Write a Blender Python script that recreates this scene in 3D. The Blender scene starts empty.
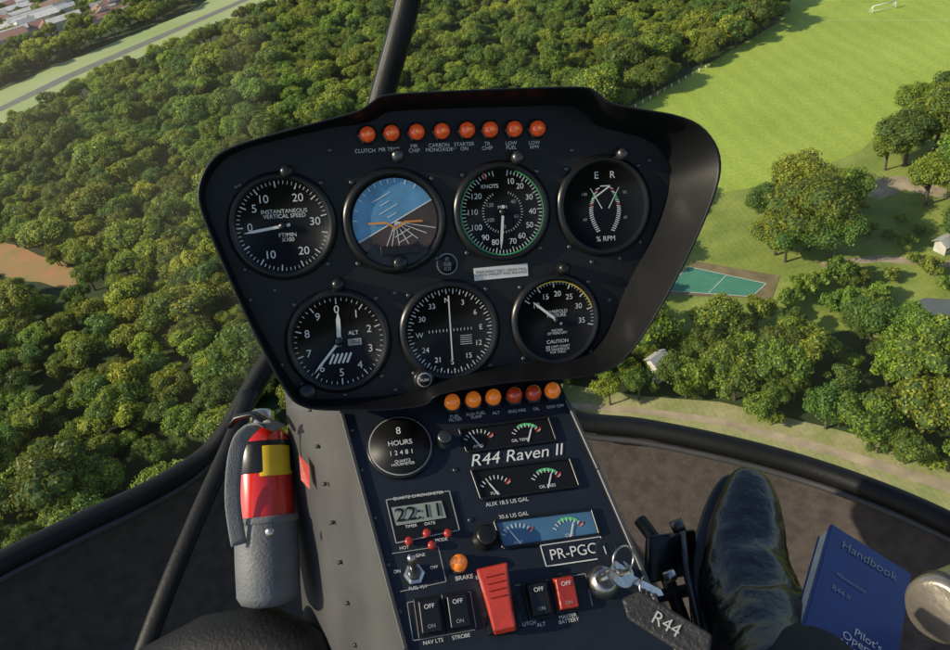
import bpy, math, random
import numpy as np
from mathutils import Vector, Matrix
random.seed(7); rng=np.random.default_rng(7)
sc=bpy.context.scene
R=math.radians
# ------------------------------------------------------------------ camera
ALT=90.0
MC=Matrix.Translation((0,0,ALT))@Matrix.Rotation(R(90-38),4,'X')@Matrix.Rotation(R(-13),4,'Z')
cd=bpy.data.cameras.new("camera"); cam=bpy.data.objects.new("camera",cd); sc.collection.objects.link(cam)
cam.matrix_world=MC; FPX=745.0; cd.sensor_width=36; cd.lens=36*FPX/950; cd.clip_start=0.02; cd.clip_end=20000
sc.camera=cam
MI=MC.inverted()
# survey helpers: turn sighted bearings into true positions on physical planes
def bear(x,y): return Vector((x-475,325-y,-FPX))/FPX
def C(x,y,d): return MC@(bear(x,y)*d)
def GR(x,y,z=0.0):
    o=MC.translation; d=(MC.to_3x3()@bear(x,y)); t=(z-o.z)/d.z
    return o+d*t
class Frame:
    def __init__(s,origin,u,v):
        u=u.normalized(); n=u.cross(v).normalized(); v=n.cross(u).normalized()
        s.o=origin; s.u=u; s.v=v; s.n=n
        m=Matrix.Identity(4)
        for i in range(3):
            m[i][0]=u[i]; m[i][1]=v[i]; m[i][2]=n[i]; m[i][3]=origin[i]
        s.m=MC@m
    def P(s,x,y,h=0.0):
        d=bear(x,y); o=s.o+s.n*h
        t=o.dot(s.n)/d.dot(s.n); q=d*t-s.o
        return Vector((q.dot(s.u),q.dot(s.v),h))
    def scale(s,x,y):
        d=bear(x,y); return s.o.dot(s.n)/d.dot(s.n)/FPX
# ------------------------------------------------------------------ materials
def mat(name,col,rough=.5,metal=0,var=.15,nscale=40,bump=0,bscale=200,emit=0,spec=.5,coat=0,trans=0,objrand=0,col2=None,bdist=.002,big=None,mow=0):
    m=bpy.data.materials.new(name); m.use_nodes=True; nt=m.node_tree; N=nt.nodes; L=nt.links
    b=N['Principled BSDF']
    tc=N.new('ShaderNodeTexCoord'); nz=N.new('ShaderNodeTexNoise'); nz.inputs['Scale'].default_value=nscale; nz.inputs['Detail'].default_value=6
    L.new(tc.outputs['Object'],nz.inputs['Vector'])
    cr=N.new('ShaderNodeValToRGB'); cr.color_ramp.elements[0].position=.3; cr.color_ramp.elements[1].position=.7
    c=col; c2=col2 if col2 else tuple(min(1,x*(1+var)) for x in c)
    c1=c if col2 else tuple(x*(1-var) for x in c)
    cr.color_ramp.elements[0].color=(*c1,1); cr.color_ramp.elements[1].color=(*c2,1)
    L.new(nz.outputs['Fac'],cr.inputs['Fac']); src=cr.outputs['Color']
    def mult(src,fac,a,bb):
        mx=N.new('ShaderNodeMix'); mx.data_type='RGBA'; mx.blend_type='MULTIPLY'; mx.inputs[0].default_value=1
        mc=N.new('ShaderNodeMix'); mc.data_type='RGBA'; mc.inputs[6].default_value=(*a,1); mc.inputs[7].default_value=(*bb,1)
        L.new(fac,mc.inputs[0]); L.new(src,mx.inputs[6]); L.new(mc.outputs[2],mx.inputs[7]); return mx.outputs[2]
    if big:
        ge=N.new('ShaderNodeNewGeometry'); nb=N.new('ShaderNodeTexNoise'); nb.inputs['Scale'].default_value=big[0]; nb.inputs['Detail'].default_value=3
        L.new(ge.outputs['Position'],nb.inputs['Vector'])
        mp=N.new('ShaderNodeMapRange'); mp.inputs['From Min'].default_value=.35; mp.inputs['From Max'].default_value=.65; L.new(nb.outputs['Fac'],mp.inputs['Value'])
        src=mult(src,mp.outputs[0],big[1],big[2])
    if mow:
        wv=N.new('ShaderNodeTexWave'); wv.inputs['Scale'].default_value=mow; wv.inputs['Distortion'].default_value=3.5; wv.inputs['Detail'].default_value=3; wv.bands_direction='X'
        L.new(tc.outputs['Object'],wv.inputs['Vector']); src=mult(src,wv.outputs['Fac'],(.93,.95,.94),(1.04,1.03,1))
        n3=N.new('ShaderNodeTexNoise'); n3.inputs['Scale'].default_value=1.2; n3.inputs['Detail'].default_value=8; L.new(tc.outputs['Object'],n3.inputs['Vector']); src=mult(src,n3.outputs['Fac'],(.6,.65,.6),(1.4,1.3,1.3))
    if objrand:
        oi=N.new('ShaderNodeObjectInfo'); hs=N.new('ShaderNodeHueSaturation')
        mr=N.new('ShaderNodeMapRange'); mr.inputs['To Min'].default_value=1-objrand; mr.inputs['To Max'].default_value=1+objrand
        mh=N.new('ShaderNodeMapRange'); mh.inputs['To Min'].default_value=.465; mh.inputs['To Max'].default_value=.515
        ml=N.new('ShaderNodeMath'); ml.operation='MULTIPLY'; ml.inputs[1].default_value=7.31
        fr=N.new('ShaderNodeMath'); fr.operation='FRACT'
        L.new(oi.outputs['Random'],ml.inputs[0]); L.new(ml.outputs[0],fr.inputs[0])
        L.new(oi.outputs['Random'],mr.inputs['Value']); L.new(fr.outputs[0],mh.inputs['Value'])
        L.new(mr.outputs[0],hs.inputs['Value']); L.new(mh.outputs[0],hs.inputs['Hue']); L.new(src,hs.inputs['Color']); src=hs.outputs['Color']
    L.new(src,b.inputs['Base Color'])
    b.inputs['Roughness'].default_value=rough; b.inputs['Metallic'].default_value=metal
    b.inputs['Specular IOR Level'].default_value=spec
    b.inputs['Coat Weight'].default_value=coat
    if emit:
        b.inputs['Emission Color'].default_value=(*col,1); b.inputs['Emission Strength'].default_value=emit
    if bump:
        n2=N.new('ShaderNodeTexNoise'); n2.inputs['Scale'].default_value=bscale; n2.inputs['Detail'].default_value=4
        L.new(tc.outputs['Object'],n2.inputs['Vector'])
        bp=N.new('ShaderNodeBump'); bp.inputs['Strength'].default_value=bump; bp.inputs['Distance'].default_value=bdist
        L.new(n2.outputs['Fac'],bp.inputs['Height']); L.new(bp.outputs['Normal'],b.inputs['Normal'])
    if trans:
        tr=N.new('ShaderNodeBsdfTranslucent'); mx=N.new('ShaderNodeMixShader'); mx.inputs[0].default_value=trans
        L.new(src,tr.inputs['Color']); L.new(b.outputs[0],mx.inputs[1]); L.new(tr.outputs[0],mx.inputs[2])
        L.new(mx.outputs[0],N['Material Output'].inputs['Surface'])
    return m
M=dict(
 panel=mat("panel_black_paint",(.012,.012,.0115),.5,bump=.2,bscale=900,bdist=.0006,spec=.3),
 shroud=mat("shroud_vinyl",(.006,.0065,.0075),.42,bump=.2,bscale=600,bdist=.0004,spec=.3),
 bezel=mat("bezel_black",(.010,.010,.010),.3,spec=.4),
 face=mat("dial_face_black",(.007,.007,.007),.45,spec=.3),
 facebrown=mat("dial_face_smoked",(.105,.055,.036),.35,nscale=50,col2=(.035,.020,.015)),
 white=mat("dial_white_paint",(.68,.67,.62),.6,var=.05),
 dim=mat("dim_white_paint",(.30,.30,.29),.6,var=.05),
 green=mat("dial_green_paint",(.05,.45,.12),.6),
 red=mat("dial_red_paint",(.5,.03,.02),.6),
 yellow=mat("dial_yellow_paint",(.65,.45,.04),.6),
 exyellow=mat("label_yellow",(.75,.50,.02),.4),
 orange=mat("dial_orange_paint",(.7,.25,.04),.6),
 skyb=mat("attitude_sky_blue",(.11,.28,.44),.3,var=.25,nscale=60),
 earth=mat("attitude_earth_brown",(.075,.045,.033),.3,var=.3),
 amber=mat("amber_lamp_lens",(.85,.20,.02),.12,emit=.25,coat=1,var=.5,nscale=400),
 redlamp=mat("red_lamp_lens",(.70,.08,.015),.12,emit=.2,coat=1,var=.6,nscale=400),
 darkred=mat("dull_orange_lens",(.45,.05,.014),.12,emit=.10,coat=1),
 steel=mat("brushed_steel",(.5,.48,.45),.3,1,bump=.2),
 darksteel=mat("dark_screw",(.10,.10,.10),.35,.8),
 console=mat("console_sky_tint_paint",(.014,.018,.026),.42,bump=.2,bscale=900,bdist=.0006,spec=.35),  # blue tint is the sky's reflection painted into the base colour
 conside=mat("console_side_metal",(.11,.11,.112),.48,.5,bump=.2,bscale=300,bdist=.0008,var=.3,nscale=9),
 trim=mat("dark_trim",(.04,.04,.042),.5),
 lcd=mat("lcd_grey_green",(.25,.28,.24),.2,var=.03),
 bluewin=mat("blue_lit_window",(.07,.16,.26),.25,var=.1),
 frame=mat("window_frame_black",(.007,.007,.007),.5,bump=.2,spec=.3),
 carpet=mat("cabin_carpet",(.066,.053,.047),.95,var=.3,nscale=60,bump=1,bscale=700),
 redpl=mat("red_switch_plastic",(.38,.032,.018),.3,coat=.4,bump=.2),
 exred=mat("extinguisher_red_enamel",(.62,.018,.010),.2,coat=1,var=.05),
 strap=mat("grey_webbing_strap",(.19,.195,.20),.8,bump=.9,bscale=900),
 pouch=mat("grey_pouch_vinyl",(.12,.125,.135),.55,bump=.4,bscale=350),
 leather=mat("black_leather",(.009,.009,.0095),.27,bump=.5,bscale=90,coat=.3,bdist=.004),
 cloth=mat("black_trouser_cloth",(.010,.010,.012),.75,bump=.8,bscale=60),
 seat=mat("dark_seat_vinyl",(.011,.011,.012),.6,bump=.5,bscale=300,spec=.25),
 book=mat("blue_book_cover",(.008,.032,.17),.35,coat=.3,var=.1),
 paper=mat("book_pages",(.65,.63,.56),.8),
 beige=mat("satin_metal_beige",(.34,.30,.25),.3,.7,var=.12,bump=.2),
 fob=mat("brown_grey_leather_fob",(.020,.019,.019),.5,bump=.6,bscale=300),
 blackpl=mat("black_plastic",(.010,.010,.011),.3),
)
# ------------------------------------------------------------------ mesh helpers
def link(o,parent=None):
    sc.collection.objects.link(o)
    if parent: o.parent=parent
    return o
def mesh(name,v,f,m,parent=None,smooth=False,mw=None):
    me=bpy.data.meshes.new(name); me.from_pydata([tuple(a) for a in v],[],f); me.update()
    if isinstance(m,list):
        for a in m: me.materials.append(a)
    else: me.materials.append(m)
    if smooth: me.polygons.foreach_set('use_smooth',[True]*len(me.polygons))
    o=bpy.data.objects.new(name,me); link(o,parent)
    if mw is not None: o.matrix_world=mw
    return o
def empty(name,mw):
    o=bpy.data.objects.new(name,None); o.empty_display_size=.05; link(o); o.matrix_world=mw; return o
def lathe(name,prof,cx,cy,m,parent,seg=48,h0=0,smooth=True,ang=0,sx=1,sy=1):
    v=[];f=[]
    for r,h in prof:
        for i in range(seg):
            a=2*math.pi*i/seg+ang; v.append((cx+r*math.cos(a)*sx,cy+r*math.sin(a)*sy,h0+h))
    for k in range(len(prof)-1):
        for i in range(seg):
            j=(i+1)%seg; f.append((k*seg+i,k*seg+j,(k+1)*seg+j,(k+1)*seg+i))
    f.append(tuple(range((len(prof)-1)*seg,len(prof)*seg)))
    return mesh(name,v,f,m,parent,smooth)
def text(s,x,y,h,size,m,parent,rot=0,align='CENTER',xs=1.0,bold=0):
    c=bpy.data.curves.new("lettering",'FONT'); c.body=s; c.size=size; c.align_x=align; c.align_y='CENTER'; c.offset=bold
    c.space_line=.85
    c.materials.append(m); o=bpy.data.objects.new("lettering_"+"".join(ch for ch in s.lower() if ch.isalnum())[:14],c); link(o,parent)
    o.location=(x,y,h); o.rotation_euler=(0,0,rot); o.scale=(xs,1,1); return o
class Q:
    def __init__(s): s.v=[];s.f=[]
    def poly(s,pts):
        n=len(s.v); s.v+= [tuple(p) for p in pts]; s.f.append(tuple(range(n,n+len(pts))))
    def seg(s,a,b,w,h,w2=None):
        a=Vector(a[:2]);b=Vector(b[:2]); d=(b-a).normalized(); p=Vector((-d.y,d.x)); w2=w if w2 is None else w2
        s.poly([(*(a-p*w/2),h),(*(b-p*w2/2),h),(*(b+p*w2/2),h),(*(a+p*w/2),h)])
    def tick(s,c,r0,r1,deg,w,h):
        a=R(90-deg); d=Vector((math.cos(a),math.sin(a))); s.seg(Vector(c)+d*r0,Vector(c)+d*r1,w,h)
    def arc(s,c,r0,r1,d0,d1,h,n=16):
        for i in range(n):
            a=R(90-(d0+(d1-d0)*i/n)); b=R(90-(d0+(d1-d0)*(i+1)/n)); c=Vector(c)
            u=Vector((math.cos(a),math.sin(a)));w=Vector((math.cos(b),math.sin(b)))
            s.poly([(*(c+w*r0),h),(*(c+w*r1),h),(*(c+u*r1),h),(*(c+u*r0),h)])
    def done(s,name,m,parent): 
        if s.f: return mesh(name,s.v,s.f,m,parent)
def catmull(pts,k=3,closed=True):
    out=[];n=len(pts); rr=range(n) if closed else range(n-1)
    for i in rr:
        g=(lambda j:pts[j%n]) if closed else (lambda j:pts[max(0,min(n-1,j))])
        p0,p1,p2,p3=g(i-1),g(i),g(i+1),g(i+2)
        for j in range(k):
            t=j/k
            out.append(tuple(.5*((2*b)+(c-a)*t+(2*a-5*b+4*c-d)*t*t+(-a+3*b-3*c+d)*t**3) for a,b,c,d in zip(p0,p1,p2,p3)))
    if not closed: out.append(tuple(pts[-1]))
    return out
def loft(name,rings,m,parent=None,caps=True,smooth=True):
    v=[];f=[];k=len(rings[0])
    for r in rings: v+=r
    for a in range(len(rings)-1):
        for i in range(k):
            j=(i+1)%k; f.append((a*k+i,a*k+j,(a+1)*k+j,(a+1)*k+i))
    if caps: f.append(tuple(range(k))[::-1]); f.append(tuple(range((len(rings)-1)*k,len(rings)*k)))
    return mesh(name,v,f,m,parent,smooth)
def tube(name,pts,wid,thk,side,m,parent=None,seg=20,power=1.0,smooth=True):
    pts=[Vector(p) for p in pts]; rings=[]
    for i,p in enumerate(pts):
        t=(pts[min(i+1,len(pts)-1)]-pts[max(i-1,0)]).normalized()
        s=(side-t*side.dot(t)).normalized(); q=t.cross(s)
        w=wid[i] if isinstance(wid,(list,tuple)) else wid; h=thk[i] if isinstance(thk,(list,tuple)) else thk
        rg=[]
        for k in range(seg):
            a=2*math.pi*k/seg; ca,sa=math.cos(a),math.sin(a)
            ca=math.copysign(abs(ca)**power,ca); sa=math.copysign(abs(sa)**power,sa)
            rg.append(p+s*w*ca+q*h*sa)
        rings.append(rg)
    return loft(name,rings,m,parent,smooth=smooth)
CX=(MC.to_3x3()@Vector((1,0,0))); CY=(MC.to_3x3()@Vector((0,1,0))); CZ=(MC.to_3x3()@Vector((0,0,1)))
def box(name,c,sx,sy,sz,m,parent,bev=.0008,rot=0,taper=1):
    v=[]
    for z,k in ((0,1),(sz,taper)):
        for x,y in ((-1,-1),(1,-1),(1,1),(-1,1)): 
            X=x*sx/2*k;Y=y*sy/2*k; v.append((X,Y,z))
    f=[(3,2,1,0),(4,5,6,7),(0,1,5,4),(1,2,6,5),(2,3,7,6),(3,0,4,7)]
    o=mesh(name,v,f,m,parent); o.location=c; o.rotation_euler=(0,0,rot)
    if bev:
        b=o.modifiers.new("b",'BEVEL'); b.width=bev; b.segments=3
    return o
# ------------------------------------------------------------------ upper instrument panel
u=Vector((.974,.0887,-.209)); v=Vector((-.059,1,.15))
PF=Frame(bear(450,270)*.62,u,v)
panel=empty("instrument_panel",PF.m)
pairs=[(372,101,378,118),(382,95,386,113),(410,92,412,110),(500,88,500,107),(580,86,565,106),(597,91,583,112),(612,102,598,126),(640,108,625,133),(675,114,645,139),(700,124,660,150),(716,142,668,165),(722,163,670,182),(718,188,664,205),(704,225,648,245),(680,275,626,288),(650,328,606,332),(625,360,592,350),(603,373,578,363),(570,379,555,369),(510,383,505,374),(440,395,440,386),(425,406,422,396),(380,411,380,401),(325,411,328,401),(302,407,308,396),(288,396,295,386),(268,362,275,354),(243,312,250,308),(222,265,229,262),(204,222,211,220),(197,198,205,198),(200,178,209,181),(212,158,220,164),(232,146,238,152),(270,134,274,141),(330,118,332,128),(358,110,362,124)]
def hh(x): 
    t=max(0,min(1,(x-200)/450)); return .010+.038*t
inner=[PF.P(c,d,0) for a,b,c,d in pairs]; rim=[PF.P(a,b,hh(a)) for a,b,c,d in pairs]
inner=[Vector(p) for p in catmull([tuple(p) for p in inner])]; rim=[Vector(p) for p in catmull([tuple(p) for p in rim])]
r_in=[Vector((p.x*.985,p.y*.985,p.z-.001)) for p in rim]
r_top=[Vector((p.x*.992,p.y*.992,p.z+.0015)) for p in rim]
r_out=[Vector((p.x,p.y,p.z-.001)) for p in rim]
r_b1=[Vector((p.x,p.y*(.985 if p.y<0 else 1),p.z-.010)) for p in rim]
r_b2=[Vector((p.x*.96,p.y*(.86 if p.y<0 else .96),-.03)) for p in rim]; r_b3=[Vector((p.x*.8,p.y*(.6 if p.y<0 else .8),-.09)) for p in rim]
loft("panel_shroud",[inner,r_in,r_top,r_out,r_b1,r_b2,r_b3],M['shroud'],panel,caps=False)
mesh("panel_face",inner,[tuple(range(len(inner)))],M['panel'],panel)
mesh("panel_back",r_b3,[tuple(range(len(r_b3)))],M['shroud'],panel)
def screw(F,par,x,y,r=3.0,h=0,m='darksteel'):
    p=F.P(x,y,h); s=F.scale(x,y)
    lathe("screw",[(r*s,0),(r*s,.0008),(r*s*.6,.0013)],p.x,p.y,M[m],par,12,h)
def dial(F,par,x,y,rp,nm,face='face',sq=False):
    p=F.P(x,y); r=rp*F.scale(x,y); c=(p.x,p.y)
    lathe(nm+"_bezel",[(r*1.13,0),(r*1.12,.0022),(r*1.04,.0045),(r*.99,.0048),(r*.955,.0016)],p.x,p.y,M['bezel'],par,64)
    lathe(nm+"_face",[(r*.955,.0012),(r*.955,.0016)],p.x,p.y,M[face],par,64,smooth=False)
    for k in range(4):
        a=R(45+90*k); lathe("screw",[(.0021,0),(.0021,.0012),(.0012,.0018)],p.x+r*1.2*math.cos(a),p.y+r*1.2*math.sin(a),M['darksteel'],par,10)
    return c,r
def nums(c,r,rad,items,size,m,par,h=.0021,xs=1):
    for s,deg in items:
        a=R(90-deg); text(s,c[0]+rad*r*math.cos(a),c[1]+rad*r*math.sin(a),h,size,M[m],par,xs=xs)
def needle(Qd,c,r,deg,l,w,back=.15,h=.0032):
    a=R(90-deg); d=Vector((math.cos(a),math.sin(a))); c=Vector(c)
    Qd.seg(c-d*back*r,c+d*l*r*.75,w,h,w); Qd.seg(c+d*l*r*.75,c+d*l*r,w,h,w*.15)
TS=.0088
c,r=dial(PF,panel,283,226,48,"vertical_speed_indicator"); q=Q()
for i in range(61):
    dg=270+ (i-30)*5.6; big=(i%5==0); q.tick(c,r*(.80 if big else .86),r*.93,dg,.0009 if big else .0005,.002)
needle(q,c,r,262,.8,.0022); q.done("vertical_speed_marks",M['white'],panel)
nums(c,r,.66,[("0",270),("5",305),("10",328),("20",32),("30",85),("20",145),("10",208)],TS,'white',panel)
text("INSTANTANEOUS\nVERTICAL SPEED",c[0]+.002,c[1]+.0095,.0021,.0044,M['white'],panel); text("FT/MIN\nX100",c[0]+.003,c[1]-.009,.0021,.0044,M['white'],panel)
lathe("hub",[(.003,.002),(.003,.0042)],*c,M['blackpl'],panel,16)
# attitude indicator
c,r=dial(PF,panel,395,221,47,"attitude_indicator"); t=R(27)
q=Q(); ra=r*.9; pts=[(c[0]+ra*math.cos(a),c[1]+ra*math.sin(a),.0019) for a in [t+R(0)+math.pi*i/24 for i in range(25)]]; q.poly(pts); q.done("attitude_sky",M['skyb'],panel)
q=Q(); pts=[(c[0]+ra*math.cos(a),c[1]+ra*math.sin(a),.0019) for a in [t+math.pi+math.pi*i/24 for i in range(25)]]; q.poly(pts); q.done("attitude_earth",M['earth'],panel)
q=Q(); d=Vector((math.cos(t),math.sin(t))); pe=Vector((-d.y,d.x)); cv=Vector(c)
q.seg(cv-d*ra,cv+d*ra,.0009,.0022)
for k in (-3,-2,-1,0,1,2,3): q.seg(cv-pe*.0005,cv-pe*ra*.62+d*k*ra*.25,.0006,.0022)
for k in (1,2,3,4): q.seg(cv+pe*ra*.16*k-d*ra*(.12 if k%2 else .25),cv+pe*ra*.16*k+d*ra*(.12 if k%2 else .25),.0006,.0022)
for k in (1,2,3): q.seg(cv-pe*ra*.16*k-d*ra*(.2),cv-pe*ra*.16*k+d*ra*.2,.0006,.0023)
for dg in (-60,-45,-30,-20,-10,0,10,20,30,45,60): q.tick(c,r*.80,r*.89,dg-27,.0008,.0022)
q.done("attitude_lines",M['white'],panel)
q=Q(); q.seg(cv+Vector((-.022,-.001)),cv+Vector((-.007,-.001)),.0016,.0030); q.seg(cv+Vector((.007,-.001)),cv+Vector((.022,-.001)),.0016,.0030); q.seg(cv+Vector((-.0075,-.001)),cv+Vector((0,-.006)),.0014,.0030);q.seg(cv+Vector((.0075,-.001)),cv+Vector((0,-.006)),.0014,.0030);q.done("attitude_aircraft_bar",M['orange'],panel)
q=Q(); q.arc(c,r*.62,r*.955,135,225,.0034,14); q.done("attitude_mask",M['blackpl'],panel)
box("attitude_lower_tab",(c[0]+.002,c[1]-.0235,.0036),.032,.007,.003,M['bezel'],panel)
lathe("attitude_knob",[(.0055,.002),(.006,.010),(.0045,.012)],c[0]+.001,c[1]-.034,M['blackpl'],panel,20)
# airspeed
c,r=dial(PF,panel,502,212,45,"airspeed_indicator"); q=Q()
for i in range(0,66): q.tick(c,r*(.84 if i%5 else .80),r*.92,10+i*5.2,.0007,.002)
for i in range(0,40): q.tick(c,r*.42,r*.47,20+i*8,.0004,.002)
needle(q,c,r,186,.82,.0022); q.done("airspeed_marks",M['white'],panel)
q=Q(); q.arc(c,r*.93,r*.955,20,320,.0021,40); q.done("airspeed_green_arc",M['green'],panel)
q=Q(); q.tick(c,r*.8,r*.95,335,.0014,.0023); q.done("airspeed_red_line",M['red'],panel)
nums(c,r,.69,[("20",38),("30",65),("40",92),("50",118),("60",143),("70",163),("80",197),("90",218),("100",243),("110",272),("120",302),("10",18)],.0066,'white',panel)
nums(c,r,.33,[("40",50),("60",110),("80",180),("100",240),("120",300)],.0044,'dim',panel)
text("KNOTS",c[0]-.010,c[1]+.0215,.0021,.0045,M['white'],panel); text("MPH",c[0],c[1]+.004,.0021,.0040,M['white'],panel)
lathe("hub",[(.003,.002),(.003,.0042)],*c,M['blackpl'],panel,16)
# dual tachometer
c,r=dial(PF,panel,604,206,45,"dual_tachometer",'facebrown'); q=Q(); q2=Q(); q3=Q()
for s in (-1,1):
    for i in range(22):
        tt=i/21; y=c[1]-.021+.036*tt; bx=.0035+.011*math.sin(math.pi*(.15+.72*tt))
        x=c[0]+s*bx; x2=c[0]+s*(bx-.0035)
        (q2 if i in (16,17,18) else q3 if i in(13,20) else q).seg((x2,y+.0006),(x,y-0.0006),.0008,.0021)
q.seg((c[0]-.003,c[1]-.002),(c[0]-.013,c[1]+.0155),.0010,.0028,.0005); q.seg((c[0]+.003,c[1]-.002),(c[0]+.013,c[1]+.0155),.0010,.0028,.0005)
q.seg((c[0]-.012,c[1]+.006),(c[0]+.005,c[1]+.017),.0013,.0028); q.seg((c[0]-.004,c[1]+.017),(c[0]+.005,c[1]+.017),.0009,.0028)
q.done("tachometer_marks",M['white'],panel); q2.done("tachometer_green",M['green'],panel); q3.done("tachometer_red",M['red'],panel)
nums(c,r,.55,[("90",60),("100",300),("60",120),("60",240)],.0036,'dim',panel)
text("E",c[0]-.007,c[1]+.026,.0021,.0085,M['white'],panel); text("R",c[0]+.0075,c[1]+.026,.0021,.0085,M['white'],panel); text("% RPM",c[0],c[1]-.028,.0021,.0062,M['white'],panel)
# altimeter
c,r=dial(PF,panel,339,341,47,"altimeter"); q=Q()
for i in range(50): q.tick(c,r*(.80 if i%5==0 else .87),r*.93,i*7.2,.0009 if i%5==0 else .0005,.002)
needle(q,c,r,2,.62,.0034,.1); needle(q,c,r,222,.85,.0020,.1)
for k in range(5): q.seg((c[0]-.009+k*.0035,c[1]-.018),(c[0]-.005+k*.0035,c[1]-.010),.0017,.0022)
q.done("altimeter_marks",M['white'],panel)
nums(c,r,.68,[(str(i),i*36) for i in range(10)],TS,'white',panel); text("ALT",c[0]+.012,c[1]+.006,.0021,.0048,M['white'],panel)
q=Q(); q.seg((c[0]+.007,c[1]-.0015),(c[0]+.018,c[1]-.0015),.0055,.0022); q.done("altimeter_window",M['dim'],panel)
text("1013",c[0]+.0125,c[1]-.0015,.0024,.0042,M['face'],panel)
lathe("hub",[(.0035,.002),(.0035,.0046)],*c,M['blackpl'],panel,16)
p=PF.P(307,391); lathe("altimeter_knob",[(.0072,0),(.0075,.009),(.006,.011)],p.x,p.y,M['blackpl'],panel,20)
# directional gyro
c,r=dial(PF,panel,450,331,46,"heading_indicator"); q=Q()
for i in range(72): q.tick(c,r*(.82 if i%2==0 else .87),r*.93,i*5-3,.0008 if i%2==0 else .0005,.002)
q.seg((c[0],c[1]-r*.62),(c[0],c[1]+r*.78),.0011,.003); 
for k in range(-6,7): q.seg((c[0]+k*.003,c[1]+.000),(c[0]+k*.003,c[1]+.0022),.0005,.0022)
for k in range(5): q.seg((c[0]+.008,c[1]-.0045-k*.0018),(c[0]+.018,c[1]-.0045-k*.0018),.0004,.0022)
q.done("heading_marks",M['white'],panel)
nums(c,r,.68,[("3",27),("6",57),("E",87),("12",117),("15",147),("S",180),("21",207),("24",237),("W",267),("30",297),("33",327),("N",357)],.0062,'white',panel)
p=PF.P(423,378); lathe("heading_knob",[(.0088,0),(.009,.006),(.008,.008)],p.x,p.y,M['bezel'],panel,24); lathe("heading_knob_ring",[(.0062,.008),(.0058,.0083)],p.x,p.y,M['dim'],panel,24); lathe("heading_knob_cap",[(.0052,.008),(.005,.0092)],p.x,p.y,M['bezel'],panel,24)
text("PUSH",p.x,p.y,.0095,.003,M['white'],panel)
# manifold pressure
c,r=dial(PF,panel,556,320,42,"manifold_pressure_gauge"); q=Q()
for i in range(31): q.tick(c,r*(.79 if i%5==0 else .86),r*.93,-55+i*5.2,.001 if i%5==0 else .0005,.002)
needle(q,c,r,-50,.75,.0022); q.done("manifold_marks",M['white'],panel)
q=Q(); q.arc(c,r*.91,r*.94,-30,75,.0021); q.done("manifold_yellow_arc",M['yellow'],panel)
nums(c,r,.63,[("10",-52),("15",-24),("20",4),("25",32),("30",62),("35",95)],.0066,'white',panel)
text("MANIFOLD\nPRESSURE",c[0],c[1]+.006,.0021,.0040,M['white'],panel); text("INCHES\nOF MERCURY",c[0],c[1]-.010,.0021,.0030,M['white'],panel); text("CAUTION",c[0],c[1]-.0185,.0021,.0044,M['white'],panel); text("SEE LIMIT CHART\nOR HANDBOOK\nFOR TABLE",c[0],c[1]-.0255,.0021,.0029,M['white'],panel)
lathe("hub",[(.003,.002),(.003,.0042)],*c,M['blackpl'],panel,16)
for x,y in ((287,172),(397,156),(516,158),(620,154),(338,284),(400,262),(562,268)):
    p=PF.P(x,y); lathe("post_light",[(.0055,0),(.0055,.006),(.0045,.009),(.002,.010)],p.x,p.y,M['darksteel'] if y<170 else M['bezel'],panel,20)
p=PF.P(447,264); lathe("round_sticker",[(.0090,.0003),(.0088,.0006)],p.x,p.y,M['dim'],panel,32); lathe("round_sticker_centre",[(.0080,.0007),(.0079,.0010)],p.x,p.y,M['face'],panel,32)
for k in range(3): text(("III","BIB","IOI")[k],p.x,p.y+.004-.004*k,.0013,.0045,M['dim'],panel)
p=PF.P(501,272); box("white_placard",(p.x,p.y,.0002),.047,.0105,.0006,M['white'],panel,bev=0,rot=R(1)); text("REAR RIGHT SEAT: 100 KG MAX\nCHECK WEIGHT AND BALANCE",p.x,p.y,.0011,.0031,M['face'],panel)
for x,y in ((240,185),(250,300),(282,365),(345,395),(505,368),(592,262),(640,235),(610,300),(330,150),(455,148),(572,150),(228,230),(650,160),(395,293),(505,258),(275,290),(620,258),(396,390)): screw(PF,panel,x,y,2.4)
labs=["CLUTCH","MR TEMP","MR\nCHIP","CARBON\nMONOXIDE","STARTER\nON","TR\nCHIP","LOW\nFUEL","LOW\nRPM"]
for i,(x,y) in enumerate(((367,135),(391,133.5),(416,132.5),(441,131.5),(466,130.5),(489,130),(513,129.5),(536,129))):
    p=PF.P(x,y); s=PF.scale(x,y)
    lathe("lamp_collar",[(10.4*s,0),(10.4*s,.003),(7.8*s,.0042)],p.x,p.y,M['bezel'],panel,6,smooth=False)
    lathe("warning_lamp_lens",[(7.8*s,.004),(7.5*s,.007),(5.8*s,.0092),(3.2*s,.0102),(1*s,.0106)],p.x,p.y,M['redlamp'],panel,20)
    lathe("lamp_lens_tip",[(2.4*s,.0102),(2.2*s,.0114),(1*s,.0118)],p.x,p.y,M['amber'],panel,12)
    pl=PF.P(x-2,y+16); text(labs[i],pl.x,pl.y,.001,.0042,M['white'],panel)
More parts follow.
